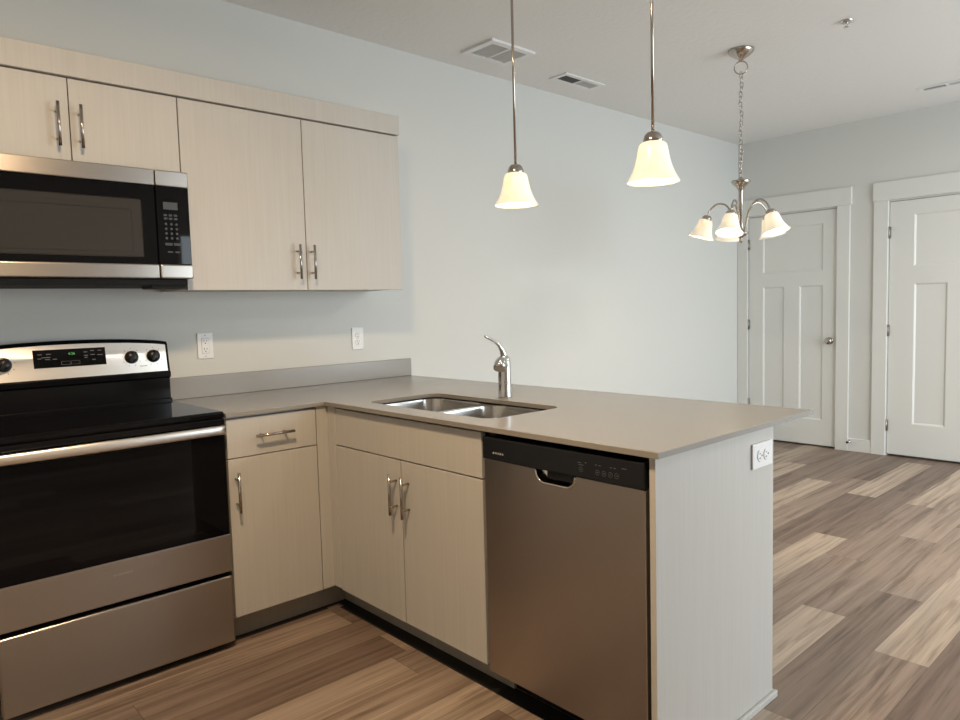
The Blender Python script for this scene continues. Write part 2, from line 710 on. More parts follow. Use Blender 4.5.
c = thing('wall_cabinet', (-0.381, -0.15, 1.85), 'short pale wood two-door wall cabinet directly above the microwave', 'cabinet')
obj('cabinet_body', box(B(), -0.762, 0.004, UB + 0.0025, -0.001, 1.850, UT), MWD, c)
obj('gap_shade_sheet', box(B(), -0.760, 0.003, UB + 0.0004, UB + 0.0025, 1.853, UT - 0.001), MGAP, c)  # dark sheet behind the doors, so their gaps look shaded
d = cab_door(c, -0.761, -0.3845, 1.852, UT - 0.004)
tube_handle(d, (-0.425, UY - 0.034, 1.904), (-0.425, UY - 0.034, 2.060), (0, -0.034, 0))
d = cab_door(c, -0.381, 0.0025, 1.852, UT - 0.004)
tube_handle(d, (-0.351, UY - 0.034, 1.904), (-0.351, UY - 0.034, 2.060), (0, -0.034, 0))

c = thing('wall_cabinet', (0.548, -0.15, 1.39), 'tall pale wood two-door wall cabinet right of the microwave above the backsplash', 'cabinet')
obj('cabinet_body', box(B(), 0.006, 1.088, UB + 0.0025, -0.001, 1.393, UT), MWD, c)
obj('gap_shade_sheet', box(B(), 0.007, 1.086, UB + 0.0004, UB + 0.0025, 1.394, UT - 0.001), MGAP, c)
d = cab_door(c, 0.007, 0.549, 1.390, UT - 0.004)
tube_handle(d, (0.503, UY - 0.034, 1.438), (0.503, UY - 0.034, 1.593), (0, -0.034, 0))
d = cab_door(c, 0.553, 1.089, 1.390, UT - 0.004)
tube_handle(d, (0.575, UY - 0.034, 1.438), (0.575, UY - 0.034, 1.593), (0, -0.034, 0))

tag(obj('crown_board', box(B(), -0.764, 1.090, -0.329, -0.001, UT + 0.001, 2.254, 0.0015, 1), MWD, at=(0.16, -0.17, UT)),
    'long pale wood crown board running along the top of both wall cabinets', 'trim')

# ------------------------------------------------------------------ microwave
mw = thing('microwave', (-0.381, -0.2, 1.405), 'stainless and black over-the-range microwave under the short wall cabinet', 'microwave')
X0, X1, XS = -0.760, -0.001, -0.1265
obj('case', box(B(), X0, X1, -0.372, -0.001, 1.432, 1.848, 0.002, 1), MBK, mw)
bm = B()
box(bm, X0 + 0.01, X1 - 0.012, -0.376, -0.02, 1.408, 1.4315, 0.003, 1)
box(bm, -0.150, -0.018, -0.362, -0.250, 1.396, 1.410, 0.003, 1)
obj('underside_vent', bm, MDK, mw)
dr = obj('microwave_door', box(B(), X0, XS - 0.002, -0.398, -0.374, 1.487, 1.786, 0.002, 1), MGL, mw)
obj('window', box(B(), X0 + 0.035, -0.180, -0.4000, -0.3975, 1.512, 1.730, 0.004, 1), MMW, dr)
bm = B()
fr = rrect(X0 + 0.075, -0.215, 1.530, 1.690, 0.008, 4)
inn = rrect(X0 + 0.077, -0.217, 1.532, 1.688, 0.007, 4)
plate(bm, fr, [inn], 0, 0.0006, lambda a, b, c_: (a, -0.4002 - c_, b))
obj('inner_frame_line', bm, MPB, dr)
obj('top_strip', box(B(), X0, XS - 0.0015, -0.404, -0.374, 1.786, 1.846, 0.004, 2), MST, dr)
obj('bottom_strip', box(B(), X0, XS - 0.0015, -0.408, -0.374, 1.432, 1.487, 0.006, 3), MST, dr)
cp = obj('control_panel', box(B(), XS + 0.001, X1, -0.399, -0.374, 1.487, 1.786, 0.003, 2), MGL, mw)
obj('top_strip', box(B(), XS + 0.0015, X1, -0.404, -0.374, 1.786, 1.846, 0.004, 2), MST, cp)
obj('bottom_strip', box(B(), XS + 0.0015, X1 + 0.001, -0.408, -0.374, 1.432, 1.487, 0.006, 3), MST, cp)
obj('display', box(B(), -0.100, -0.046, -0.4003, -0.3985, 1.698, 1.726), simple('display_grey', (0.045, 0.045, 0.045), 0.3), cp)
bm = B()
for k in range(3):
    for j in range(2):
        box(bm, -0.100 + 0.019 * k, -0.087 + 0.019 * k, -0.3998, -0.3985, 1.672 - 0.013 * j, 1.680 - 0.013 * j)
    for j in range(4):
        cyl(bm, (-0.093 + 0.020 * k, -0.3985, 1.642 - 0.018 * j), (-0.093 + 0.020 * k, -0.3998, 1.642 - 0.018 * j), 0.0050, 10)
box(bm, -0.100, -0.072, -0.3998, -0.3985, 1.560, 1.570); box(bm, -0.068, -0.040, -0.3998, -0.3985, 1.560, 1.570)
box(bm, -0.092, -0.072, -0.3998, -0.3985, 1.532, 1.538); box(bm, -0.064, -0.046, -0.3998, -0.3985, 1.532, 1.538)
pieces('key', bm, MPK, cp)

# ------------------------------------------------------------------ range
rg = thing('range', (-0.382, -0.34, 0.0), 'black and stainless freestanding electric range under the microwave', 'stove')
RX0, RX1 = -0.760, -0.004
obj('oven_body', box(B(), RX0 + 0.003, RX1 - 0.003, -0.604, -0.012, 0.045, 0.897), MBK, rg)
for fx in (RX0 + 0.05, RX1 - 0.05):
    for fy in (-0.55, -0.08):
        obj('foot', lathe(B(), [(0.018, 0), (0.018, 0.012), (0.009, 0.014), (0.009, 0.046)], (fx, fy, 0.0), seg=14), MPB, rg)
bm = B()
box(bm, RX0, RX1, -0.644, -0.085, 0.898, 0.924, 0.008, 3)
ct = obj('cooktop', bm, MGL, rg)
obj('front_trim', box(B(), RX0, RX1, -0.641, -0.603, 0.873, 0.8975, 0.004, 2), MBK, rg)
# back panel: riser, overhanging console, arched cap
bg_ = obj('backguard', box(B(), RX0, RX1, -0.082, -0.004, 0.900, 1.026, 0.004, 2), MBK, rg)
obj('backguard_step', box(B(), RX0, RX1, -0.100, -0.080, 0.918, 0.936, 0.005, 2), MBK, bg_)


def arch(x):
    t = (x - RX0) / (RX1 - RX0)
    return 1.178 + 0.024 * (1 - (2 * t - 1) ** 2) ** 0.75


bm = B()
n = 28
secs = []
for k in range(n + 1):
    x = RX0 + (RX1 - RX0) * k / n
    zt = arch(x)
    prof = [(-0.004, 1.020), (-0.080, 1.020), (-0.094, 1.028), (-0.096, 1.046), (-0.0875, 1.052), (-0.0875 + (zt - 0.016 - 1.052) * 0.020 / 0.115, zt - 0.016), (-0.0900 + (zt - 0.014 - 1.052) * 0.020 / 0.115, zt - 0.014), (-0.058, zt - 0.001), (-0.040, zt), (-0.004, zt - 0.004)]
    secs.append([bm.verts.new((x, y, z)) for y, z in prof])
for a, b_ in zip(secs, secs[1:]):
    for k in range(len(a)):
        f = bm.faces.new((a[k], a[(k + 1) % len(a)], b_[(k + 1) % len(a)], b_[k])); f.smooth = False
bm.faces.new(secs[0]); bm.faces.new(secs[-1][::-1])
con = obj('control_console', bm, MBK, rg)


def fasc(x, z):      # the leaning stainless face of the console
    return -0.0875 + (z - 1.052) * (0.020 / 0.115)


bm = B()
n = 28
xa, xb = RX0 + 0.010, RX1 - 0.010
lo, hi, lob, hib = [], [], [], []
for k in range(n + 1):
    x = xa + (xb - xa) * k / n
    zt = arch(x) - 0.016
    lo.append(bm.verts.new((x, fasc(x, 1.053) - 0.0015, 1.053))); hi.append(bm.verts.new((x, fasc(x, zt) - 0.0015, zt)))
    lob.append(bm.verts.new((x, fasc(x, 1.053) + 0.004, 1.053))); hib.append(bm.verts.new((x, fasc(x, zt) + 0.004, zt)))
for k in range(n):
    bm.faces.new((lo[k], lo[k + 1], hi[k + 1], hi[k])); bm.faces.new((lob[k], hib[k], hib[k + 1], lob[k + 1]))
    bm.faces.new((hi[k], hi[k + 1], hib[k + 1], hib[k])); bm.faces.new((lo[k], lob[k], lob[k + 1], lo[k + 1]))
bm.faces.new((lo[0], hi[0], hib[0], lob[0])); bm.faces.new((lo[n], lob[n], hib[n], hi[n]))
MFA = brushed('steel_bright_reflection', (0.80, 0.765, 0.72), (4, 4, 1300), 0.30, 0.36)  # lighter than the other steel: reflected ceiling light put into the colour
fa = obj('fascia', bm, MFA, con)
tl = math.atan2(0.020, 0.115)
TA, TB, TC = Vector((1, 0, 0)), Vector((0, math.sin(tl), math.cos(tl))), Vector((0, -math.cos(tl), math.sin(tl)))


def on_face(x, z, out=0.0):
    return Vector((x, fasc(x, z) - 0.0015, z)) + TC * out


def face_box(bm, x0, x1, z0, z1, o0, o1):
    t = bmesh.new()
    bmesh.ops.create_cube(t, size=1.0)
    zc = (z0 + z1) / 2
    m = basis(on_face((x0 + x1) / 2, zc, (o0 + o1) / 2), TA, TB, TC) @ Matrix.Diagonal((x1 - x0, (z1 - z0), o1 - o0, 1))
    merge(bm, t, m)
    return bm


dsp = obj('display_panel', face_box(B(), -0.508, -0.252, 1.097, 1.168, -0.001, 0.002), MGL, con)
bm = B(); text_bm(bm, '4:36', 0.014, basis(on_face(-0.375, 1.148, 0.0024), TA, TB, TC), 0.0002)
obj('clock_digits', bm, MGREEN, dsp)
bm = B()
for (px, pz, pw) in ((-0.485, 1.150, .014), (-0.455, 1.150, .016), (-0.487, 1.134, .012), (-0.465, 1.138, .03), (-0.46, 1.130, .016), (-0.435, 1.130, .014),
                     (-0.325, 1.152, .014), (-0.300, 1.156, .014), (-0.273, 1.156, .014), (-0.325, 1.138, .014), (-0.30, 1.140, .016), (-0.273, 1.138, .02),
                     (-0.325, 1.130, .01), (-0.297, 1.120, .012)):
    face_box(bm, px - pw / 2, px + pw / 2, pz - 0.0017, pz + 0.0017, 0.002, 0.0024)
for q in (-0.398, -0.364):
    for (a0, a1, b0, b1) in ((-.016, .016, -.007, -.006), (-.016, .016, .006, .007), (-.016, -.015, -.007, .007), (.015, .016, -.007, .007)):
        face_box(bm, q + a0, q + a1, 1.113 + b0, 1.113 + b1, 0.002, 0.0024)
pieces('printed_mark', bm, MPD, dsp)
for kx in (-0.154, -0.067, -0.605, -0.690):
    kz = 1.119
    bm = B()
    lathe(bm, [(0.027, 0.0), (0.027, 0.004), (0.0235, 0.007), (0.0215, 0.022), (0.0195, 0.0245), (0.0, 0.0245)], on_face(kx, kz), TC, 28, capB=False)
    kn = obj('knob', bm, MPB, con)
    bm = B()
    t = bmesh.new(); bmesh.ops.create_cube(t, size=1.0)
    merge(bm, t, basis(on_face(kx, kz, 0.026), TA, TB, TC) @ Matrix.Rotation(R(-28), 4, 'Z') @ Matrix.Diagonal((0.010, 0.042, 0.010, 1)))
    obj('grip', bm, MPB, kn)
    bm = B()
    for a in range(0, 360, 40):
        q = on_face(kx + 0.037 * math.sin(R(a)), kz + 0.037 * math.cos(R(a)) * math.cos(tl))
        cyl(bm, q, q + TC * 0.0005, 0.0016, 8)
    pieces('dial_mark', bm, MSL, con)
bm = B(); face_box(bm, -0.125, -0.095, 1.079, 1.081, 0, 0.0005)
obj('burner_print', bm, MSL, con)
# oven door, handle, drawer
od = obj('oven_door', box(B(), RX0, RX1, -0.638, -0.606, 0.307, 0.860, 0.004, 2), MBK, rg)
obj('door_glass', box(B(), RX0 + 0.002, RX1 - 0.002, -0.6405, -0.6370, 0.453, 0.856, 0.002, 1), MGL, od)
bp = obj('steel_strip', box(B(), RX0 + 0.001, RX1 - 0.001, -0.6435, -0.6370, 0.308, 0.453, 0.003, 2), MST, od)
bm = B(); text_bm(bm, 'AMANA', 0.0125, basis((-0.388, -0.6438, 0.403), (1, 0, 0), (0, 0, 1), (0, -1, 0)), 0.0006, 1.7)
obj('brand_lettering', bm, MGLINT, bp)
bm = B()
secs = []
n = 26
for k in range(n + 1):
    t = k / n
    x = RX0 + 0.008 + (RX1 - RX0 - 0.016) * t
    bow = 0.006 * (1 - (2 * t - 1) ** 2)
    yc = -0.663 - bow
    cs = [(math.copysign(abs(math.cos(a)) ** 0.9, math.cos(a)), math.copysign(abs(math.sin(a)) ** 0.9, math.sin(a))) for a in [2 * PI * j / 14 for j in range(14)]]
    secs.append([bm.verts.new((x, yc + 0.010 * p, 0.857 + 0.018 * q)) for p, q in cs])
for a, b_ in zip(secs, secs[1:]):
    for j in range(14):
        f = bm.faces.new((a[j], a[(j + 1) % 14], b_[(j + 1) % 14], b_[j])); f.smooth = True
bm.faces.new(secs[0]); bm.faces.new(secs[-1][::-1])
hd = obj('handle', bm, MFA, od)
bm = B()
for hx in (RX0 + 0.006, RX1 - 0.030):
    box(bm, hx, hx + 0.024, -0.663, -0.638, 0.846, 0.8595, 0.003, 2)
pieces('handle_mount', bm, MFA, hd)
obj('storage_drawer', box(B(), RX0 + 0.001, RX1 - 0.001, -0.641, -0.606, 0.030, 0.290, 0.007, 3), MST, rg)

# ------------------------------------------------------------------ base cabinets
BY = -0.631
c = thing('base_cabinet', (0.194, -0.31, 0.0), 'narrow pale base cabinet with one drawer, between the range and the corner', 'cabinet')
obj('cabinet_body', box(B(), 0.003, 0.386, BY + 0.022, -0.003, 0.104, 0.896), MWD, c)
obj('gap_shade_sheet', box(B(), 0.004, 0.3865, BY + 0.0194, BY + 0.022, 0.118, 0.888), MGAP, c)
d = obj('drawer', box(B(), 0.005, 0.384, BY, BY + 0.019, 0.737, 0.887, 0.0012, 1), MWD, c)
tube_handle(d, (0.108, BY - 0.034, 0.8145), (0.270, BY - 0.034, 0.8145), (0, -0.034, 0))
d = obj('cabinet_door', box(B(), 0.005, 0.384, BY, BY + 0.019, 0.114, 0.733, 0.0012, 1), MWD, c)
tube_handle(d, (0.031, BY - 0.034, 0.529), (0.031, BY - 0.034, 0.685), (0, -0.034, 0))
obj('toe_kick', box(B(), 0.003, 0.541, -0.545, -0.530, 0.0, 0.103), MKICK, c)

PX = 0.4406
bm = B()
box(bm, 0.388, PX + 0.019, BY, BY + 0.019, 0.115, 0.896, 0.001, 1)
box(bm, PX, PX + 0.019, BY - 0.0575, BY - 0.0001, 0.118, 0.896, 0.001, 1)
tag(obj('corner_filler', bm, MWD, at=(0.42, BY, 0.115)), 'narrow pale filler panel in the inside corner between the two base cabinet runs', 'cabinet panel')

SY0, SY1, SYM = -0.691, -1.589, -1.142
c = thing('sink_cabinet', (0.75, -1.14, 0.0), 'wide pale two-door base cabinet under the sink', 'cabinet')
bm = B()
box(bm, PX + 0.022, 1.078, SY1, SY0, 0.104, 0.690)
box(bm, PX + 0.022, 1.078, SY0 - 0.018, SY0, 0.690, 0.896)
box(bm, PX + 0.022, 1.078, SY1, SY1 + 0.018, 0.690, 0.896)
box(bm, PX + 0.022, PX + 0.038, SY1, SY0, 0.690, 0.896)
obj('cabinet_body', bm, MWD, c)
obj('gap_shade_sheet', box(B(), PX + 0.0193, PX + 0.022, SY1 + 0.003, SY0 - 0.001, 0.118, 0.888), MGAP, c)
obj('gap_shade_strip', box(B(), PX + 0.0025, PX + 0.0192, SYM - 0.0022, SYM + 0.0022, 0.120, 0.728), MGAP, c)  # dark filler standing in for the shade between the two doors
obj('false_drawer_front', box(B(), PX, PX + 0.019, SY1 + 0.002, SY0 - 0.001, 0.736, 0.887, 0.0012, 1), MWD, c)
d = obj('cabinet_door', box(B(), PX, PX + 0.019, SYM + 0.0023, SY0 - 0.001, 0.114, 0.731, 0.0012, 1), MWD, c)
tube_handle(d, (PX - 0.034, -1.112, 0.527), (PX - 0.034, -1.112, 0.682), (-0.034, 0, 0))
d = obj('cabinet_door', box(B(), PX, PX + 0.019, SY1 + 0.002, SYM - 0.0023, 0.114, 0.731, 0.0012, 1), MWD, c)
tube_handle(d, (PX - 0.034, -1.187, 0.527), (PX - 0.034, -1.187, 0.682), (-0.034, 0, 0))
obj('toe_kick', box(B(), 0.541, 0.556, -1.612, -0.530, 0.0, 0.103), MKICK, c)

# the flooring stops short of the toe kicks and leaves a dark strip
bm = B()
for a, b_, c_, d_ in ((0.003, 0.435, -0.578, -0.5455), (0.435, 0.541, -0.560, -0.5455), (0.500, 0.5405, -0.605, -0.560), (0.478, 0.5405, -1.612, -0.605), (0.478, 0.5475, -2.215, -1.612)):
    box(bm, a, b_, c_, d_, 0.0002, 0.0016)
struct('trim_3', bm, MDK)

# ------------------------------------------------------------------ dishwasher
DX = 0.437
DY0, DY1 = -1.602, -2.212
dw = thing('dishwasher', (0.75, -1.9, 0.0), 'dark stainless dishwasher with black control strip at the end of the peninsula', 'dishwasher')
obj('tub', box(B(), 0.473, 1.060, DY1 + 0.001, DY0 - 0.001, 0.106, 0.876), MDK, dw)
# steel door with a scooped notch for the hand in its top edge
ya, yb, zc = -1.826, -1.978, 0.768
outl = [(DY0 - 0.001, 0.102), (DY0 - 0.001, 0.806)]
outl += [(ya + 0.004, 0.806)]
for k in range(0, 9):
    a = R(180 - 90 * k / 8)
    outl.append((ya - 0.034 - 0.034 * math.cos(a) * 1.0, 0.806 - 0.038 * math.sin(a)))
for k in range(0, 9):
    a = R(90 - 90 * k / 8)
    outl.append((yb + 0.034 - 0.034 * math.cos(a), 0.806 - 0.038 * math.sin(a)))
outl += [(yb - 0.004, 0.806), (DY1 + 0.001, 0.806), (DY1 + 0.001, 0.102)]
# keep the outline in one direction without repeats
clean = []
for p in outl:
    if not clean or (abs(p[0] - clean[-1][0]) + abs(p[1] - clean[-1][1])) > 1e-4:
        clean.append(p)
bm = B()
plate(bm, clean, [], 0.0, 0.034, lambda a, b, c_: (DX + c_, a, b))
es = [e for e in bm.edges if len(e.link_faces) == 2 and e.calc_face_angle(0) > 1.0 and all(abs(v.co.x - DX) < 1e-5 for v in e.verts)]
bmesh.ops.bevel(bm, geom=es, offset=0.004, segments=3, profile=0.5, affect='EDGES', clamp_overlap=True)
dd = obj('dishwasher_door', bm, MSTD, dw)
notch = [p for p in clean if yb - 0.001 <= p[0] <= ya + 0.001]
bm = B()
tube(bm, [(DX + 0.001, p[0], p[1]) for p in notch], 0.0046, 8)
obj('notch_rim', bm, MSCOOP, dd)
bm = B()
sc_ = []
for i in range(7):
    q = i / 6
    sh = 1 - 0.55 * q * q
    sc_.append([bm.verts.new((DX + 0.002 + 0.028 * math.sin(q * PI / 2), (ya + yb) / 2 + (p[0] - (ya + yb) / 2) * (1 - 0.25 * q * q), 0.806 - (0.806 - p[1]) * sh)) for p in notch])
for a, b_ in zip(sc_, sc_[1:]):
    for k in range(len(a) - 1):
        f = bm.faces.new((a[k], a[k + 1], b_[k + 1], b_[k])); f.smooth = True
bm.faces.new(sc_[-1])
obj('hand_scoop', bm, MSCOOP, dd)
cp = obj('control_strip', box(B(), DX - 0.007, DX + 0.034, DY1 + 0.0005, DY0 - 0.0005, 0.8075, 0.879, 0.004, 3), MPB, dw)
obj('grip_lip', box(B(), DX + 0.003, DX + 0.022, -1.968, -1.868, 0.783, 0.8085, 0.004, 2), MPB, cp)
LM = lambda y, z: basis((DX - 0.0073, y, z), (0, -1, 0), (0, 0, 1), (-1, 0, 0))
bm = B(); text_bm(bm, 'AMANA', 0.0095, LM(-1.675, 0.831), 0.0003, 1.75)
obj('brand_lettering', bm, MLG, cp)
bm = B()
for (yy, zz) in ((-2.005, 0.832), (-2.062, 0.832), (-2.084, 0.832), (-2.106, 0.832), (-2.126, 0.832)):
    ring(bm, (DX - 0.0071, yy, zz), (1, 0, 0), 0.0068, 0.0006, 18, 4)
for (yy, zz, w_) in ((-2.000, 0.851, .012), (-2.005, 0.845, .018), (-2.022, 0.853, .006), (-2.058, 0.852, .007), (-2.070, 0.852, .007), (-2.108, 0.852, .007), (-2.120, 0.852, .007),
                     (-2.062, 0.832, .006), (-2.084, 0.832, .006), (-2.106, 0.832, .006), (-2.126, 0.832, .006), (-2.005, 0.832, .006), (-2.150, 0.855, .016)):
    box(bm, DX - 0.0074, DX - 0.0068, yy - w_ / 2, yy + w_ / 2, zz - 0.0012, zz + 0.0012)
pieces('button_print', bm, MPD, cp)
obj('kick_plate', box(B(), 0.548, 0.562, DY1 + 0.002, -1.615, 0.004, 0.094), MPB, dw)

# ------------------------------------------------------------------ peninsula end and back panels
ep = thing('end_panel', (0.77, -2.228, 0.0), 'pale wood end panel closing the peninsula beside the dishwasher', 'cabinet panel')
obj('panel', box(B(), PX, 1.099, -2.238, -2.220, 0.0, 0.8965, 0.001, 1), MWD, ep)
bm = B()
box(bm, PX, 1.112, -2.250, -2.2385, 0.0, 0.022, 0.003, 2)
obj('base_shoe', bm, MWD, ep)
bp_ = thing('back_panel', (1.09, -1.1, 0.0), 'pale wood panel along the living side of the peninsula', 'cabinet panel')
obj('panel', box(B(), 1.080, 1.099, -2.2175, -0.002, 0.0, 0.8965, 0.001, 1), MWD, bp_)
obj('base_shoe', box(B(), 1.0995, 1.111, -2.2375, -0.016, 0.0, 0.022, 0.003, 2), MWD, bp_)

# ------------------------------------------------------------------ countertop, backsplash, sink, faucet
CT0, CT1 = 0.8975, 0.914
hole = rrect(0.527, 0.895, -1.542, -0.792, 0.055, 6)
bm = B()
plate(bm, [(0.001, -0.643), (0.421, -0.643), (0.421, -2.260), (1.348, -2.260), (1.348, -0.001), (0.001, -0.001)], [hole], CT0, CT1)
es = [e for e in bm.edges if len(e.link_faces) == 2 and e.calc_face_angle(0) > 1.0 and all(abs(v.co.z - CT1) < 1e-5 for v in e.verts)]
bmesh.ops.bevel(bm, geom=es, offset=0.0018, segments=2, profile=0.5, affect='EDGES')
tag(obj('countertop', bm, MQ, at=(0.9, -1.1, CT0)), 'L-shaped taupe stone countertop over the base cabinets and peninsula', 'countertop')
tag(obj('backsplash', box(B(), 0.001, 1.348, -0.020, -0.001, CT1 + 0.0005, 1.012, 0.0015, 1), MQ, at=(0.67, -0.01, CT1)),
    'low taupe stone backsplash strip along the wall behind the counter', 'backsplash')

sk = thing('sink', (0.7125, -1.1625, 0.70), 'undermounted double-bowl stainless sink set in the counter', 'sink')
b1 = (0.534, 0.887, -1.152, -0.800)
b2 = (0.534, 0.887, -1.534, -1.176)
bm = B()
ZR = 0.893
plate(bm, rrect(0.512, 0.910, -1.560, -0.775, 0.06, 6), [rrect(*b, 0.075, 8) for b in (b1, b2)], ZR - 0.002, ZR)
obj('rim', bm, MSINK, sk)
for b in (b1, b2):
    bm = B()
    loops = []
    for (ins, z, rr) in ((0.0, ZR - 0.001, 0.075), (0.002, ZR - 0.010, 0.074), (0.008, 0.765, 0.072), (0.014, 0.738, 0.07), (0.026, 0.722, 0.062), (0.044, 0.715, 0.05)):
        pts = rrect(b[0] + ins, b[1] - ins, b[2] + ins, b[3] - ins, rr, 8)
        loops.append([bm.verts.new((x, y, z)) for x, y in pts])
    for p, q in zip(loops, loops[1:]):
        for k in range(len(p)):
            f = bm.faces.new((p[k], p[(k + 1) % len(p)], q[(k + 1) % len(p)], q[k])); f.smooth = True
    bm.faces.new(loops[-1])
    bw = obj('bowl', bm, MSINK, sk)
    cx, cy = (b[0] + b[1]) / 2 + 0.03, (b[2] + b[3]) / 2
    bm = B()
    lathe(bm, [(0.056, 0.0), (0.054, 0.003), (0.042, 0.003), (0.038, -0.0002)], (cx, cy, 0.7152), seg=28)
    obj('drain', bm, MCH, bw)

FX, FY = 0.972, -1.160
fc = thing('faucet', (FX, FY, CT1), 'chrome single-lever kitchen faucet behind the sink', 'faucet')
bm = B()
lathe(bm, [(0.0290, 0.0), (0.0290, 0.004), (0.0272, 0.008), (0.0268, 0.06), (0.0264, 0.115), (0.0260, 0.140), (0.0245, 0.155), (0.020, 0.167), (0.012, 0.174), (0.0, 0.176)],
      (FX, FY, CT1), seg=32, capB=False)
fb = obj('faucet_body', bm, MCH, fc)
bm = B()
sp = [(0.0, 0.122), (0.020, 0.138), (0.042, 0.150), (0.064, 0.153), (0.084, 0.148), (0.098, 0.138), (0.106, 0.126)]
tube(bm, [(FX - a * 0.82, FY - a * 0.57, CT1 + z) for a, z in sp], [0.0190, 0.0200, 0.0215, 0.0230, 0.0245, 0.0255, 0.0250], 20)
obj('spout', bm, MCH, fb)
bm = B()
lv = [(0.000, 0.164), (0.004, 0.180), (0.013, 0.198), (0.030, 0.217), (0.052, 0.232), (0.078, 0.244), (0.104, 0.253), (0.118, 0.259)]
tube(bm, [(FX - a, FY - 0.1 * a, CT1 + z) for a, z in lv], [0.0170, 0.0135, 0.0105, 0.0080, 0.0066, 0.0058, 0.0054, 0.0045], 14)
obj('lever', bm, MCH, fb)


# ------------------------------------------------------------------ outlets
def outlet(m, label, decora):
    """m maps plate coordinates (across, up, out) onto the wall; parts are made in room coordinates"""
    root = thing('wall_outlet', m.translation, label, 'outlet')

    def P(bm, mat, name, parent):
        bmesh.ops.transform(bm, matrix=m, verts=bm.verts[:])
        return obj(name, bm, mat, parent)
    bm = B(); box(bm, -0.0355, 0.0355, -0.059, 0.059, 0.0003, 0.0062, 0.002, 2)
    pl = P(bm, MPW, 'cover_plate', root)
    if decora:
        bm = B(); box(bm, -0.0175, 0.0175, -0.035, 0.035, 0.0058, 0.0068, 0.0005, 1)
        P(bm, MGR, 'insert_gap', pl)
        bm = B(); box(bm, -0.0165, 0.0165, -0.034, 0.034, 0.006, 0.0080, 0.001, 1)
        P(bm, MPW, 'receptacle', pl)
    for s in (-1, 1):
        zc_ = 0.0185 * s
        rec = pl
        if not decora:
            bm = B()
            lathe(bm, [(0.0168, 0.0058), (0.0168, 0.0078), (0.0155, 0.0085)], (0, zc_, 0), (0, 0, 1), 24)
            rec = P(bm, MPW, 'receptacle', pl)
        bm = B()
        box(bm, -0.0075, -0.0052, zc_ + 0.000, zc_ + 0.009, 0.0079, 0.0088)
        box(bm, 0.0050, 0.0072, zc_ + 0.001, zc_ + 0.008, 0.0079, 0.0088)
        cyl(bm, (0, zc_ - 0.007, 0.0079), (0, zc_ - 0.007, 0.0088), 0.0028, 10)
        bmesh.ops.transform(bm, matrix=m, verts=bm.verts[:])
        pieces('slot', bm, MSL, rec)
    bm = B()
    for zz in ((-0.048, 0.048) if decora else (0.0,)):
        cyl(bm, (0, zz, 0.0055), (0, zz, 0.0072), 0.0026, 10)
    bmesh.ops.transform(bm, matrix=m, verts=bm.verts[:])
    pieces('screw', bm, MGR, pl)
    return root


outlet(basis((0.186, 0, 1.147), (1, 0, 0), (0, 0, 1), (0, -1, 0)), 'white outlet on the wall nearest the range, with a rectangular insert', True)
outlet(basis((1.007, 0, 1.141), (1, 0, 0), (0, 0, 1), (0, -1, 0)), 'white outlet on the wall above the right end of the backsplash', False)
outlet(basis((1.015, -2.238, 0.812), (0, 0, 1), (-1, 0, 0), (0, -1, 0)) @ Matrix.Scale(1.1, 4), 'white outlet turned sideways on the peninsula end panel', False)

# ------------------------------------------------------------------ lamps


def bell(top_r, height, rim_r, wall=0.003):
    """outline of a flared bell glass hanging from z = 0"""
    pr = [(top_r * 0.80, 0.0), (top_r * 0.95, -0.006), (top_r * 1.03, -0.018)]
    for k in range(1, 13):
        t = k / 12
        r = top_r * (1.03 + 0.34 * t) + (rim_r - top_r * 1.37) * t ** 2.6
        pr.append((r, -0.018 - (height - 0.018) * t))
    inner = [(r - wall, z) for r, z in pr]
    return pr + [(rim_r - wall * 0.4, -height - 0.0012)] + inner[::-1]


def make_pendant(x, y, z_cap, rim, label, group):
    root = thing('pendant_lamp', (x, y, H), label, 'pendant lamp', group)
    obj('ceiling_canopy', lathe(B(), [(0.062, 0.0), (0.062, -0.006), (0.050, -0.020), (0.020, -0.028), (0.008, -0.034)], (x, y, H), seg=32), MNI, root)
    obj('rod', cyl(B(), (x, y, z_cap - 0.005), (x, y, H - 0.03), 0.0052, 14), MNI, root)
    obj('socket_cap', lathe(B(), [(0.008, 0.0), (0.019, -0.003), (0.027, -0.012), (0.031, -0.024), (0.0335, -0.038), (0.031, -0.040)], (x, y, z_cap), seg=32), MNI, root)
    sh = obj('glass_shade', lathe(B(), bell(0.0465, z_cap - 0.036 - rim, 0.0870), (x, y, z_cap - 0.036), seg=48, capA=False, capB=False), MSH, root)
    obj('bulb', lathe(B(), [(0.012, 0.0), (0.014, -0.02), (0.024, -0.045), (0.027, -0.058), (0.022, -0.074), (0.008, -0.083), (0.0, -0.084)], (x, y, z_cap - 0.038), seg=24, capB=False), MBULB, root)
    return root


PG = 'bell pendant lamps over the peninsula'
make_pendant(0.95, -1.272, 1.845, 1.686, 'brass-toned rod pendant lamp with lit bell shade, hanging nearer the kitchen wall', PG).__setitem__('label',
    'smaller-looking lit bell pendant on a nickel rod, the one above the faucet and sink')
make_pendant(0.95, -1.902, 1.846, 1.683, 'lit bell pendant on a nickel rod above the dishwasher end of the peninsula', PG)

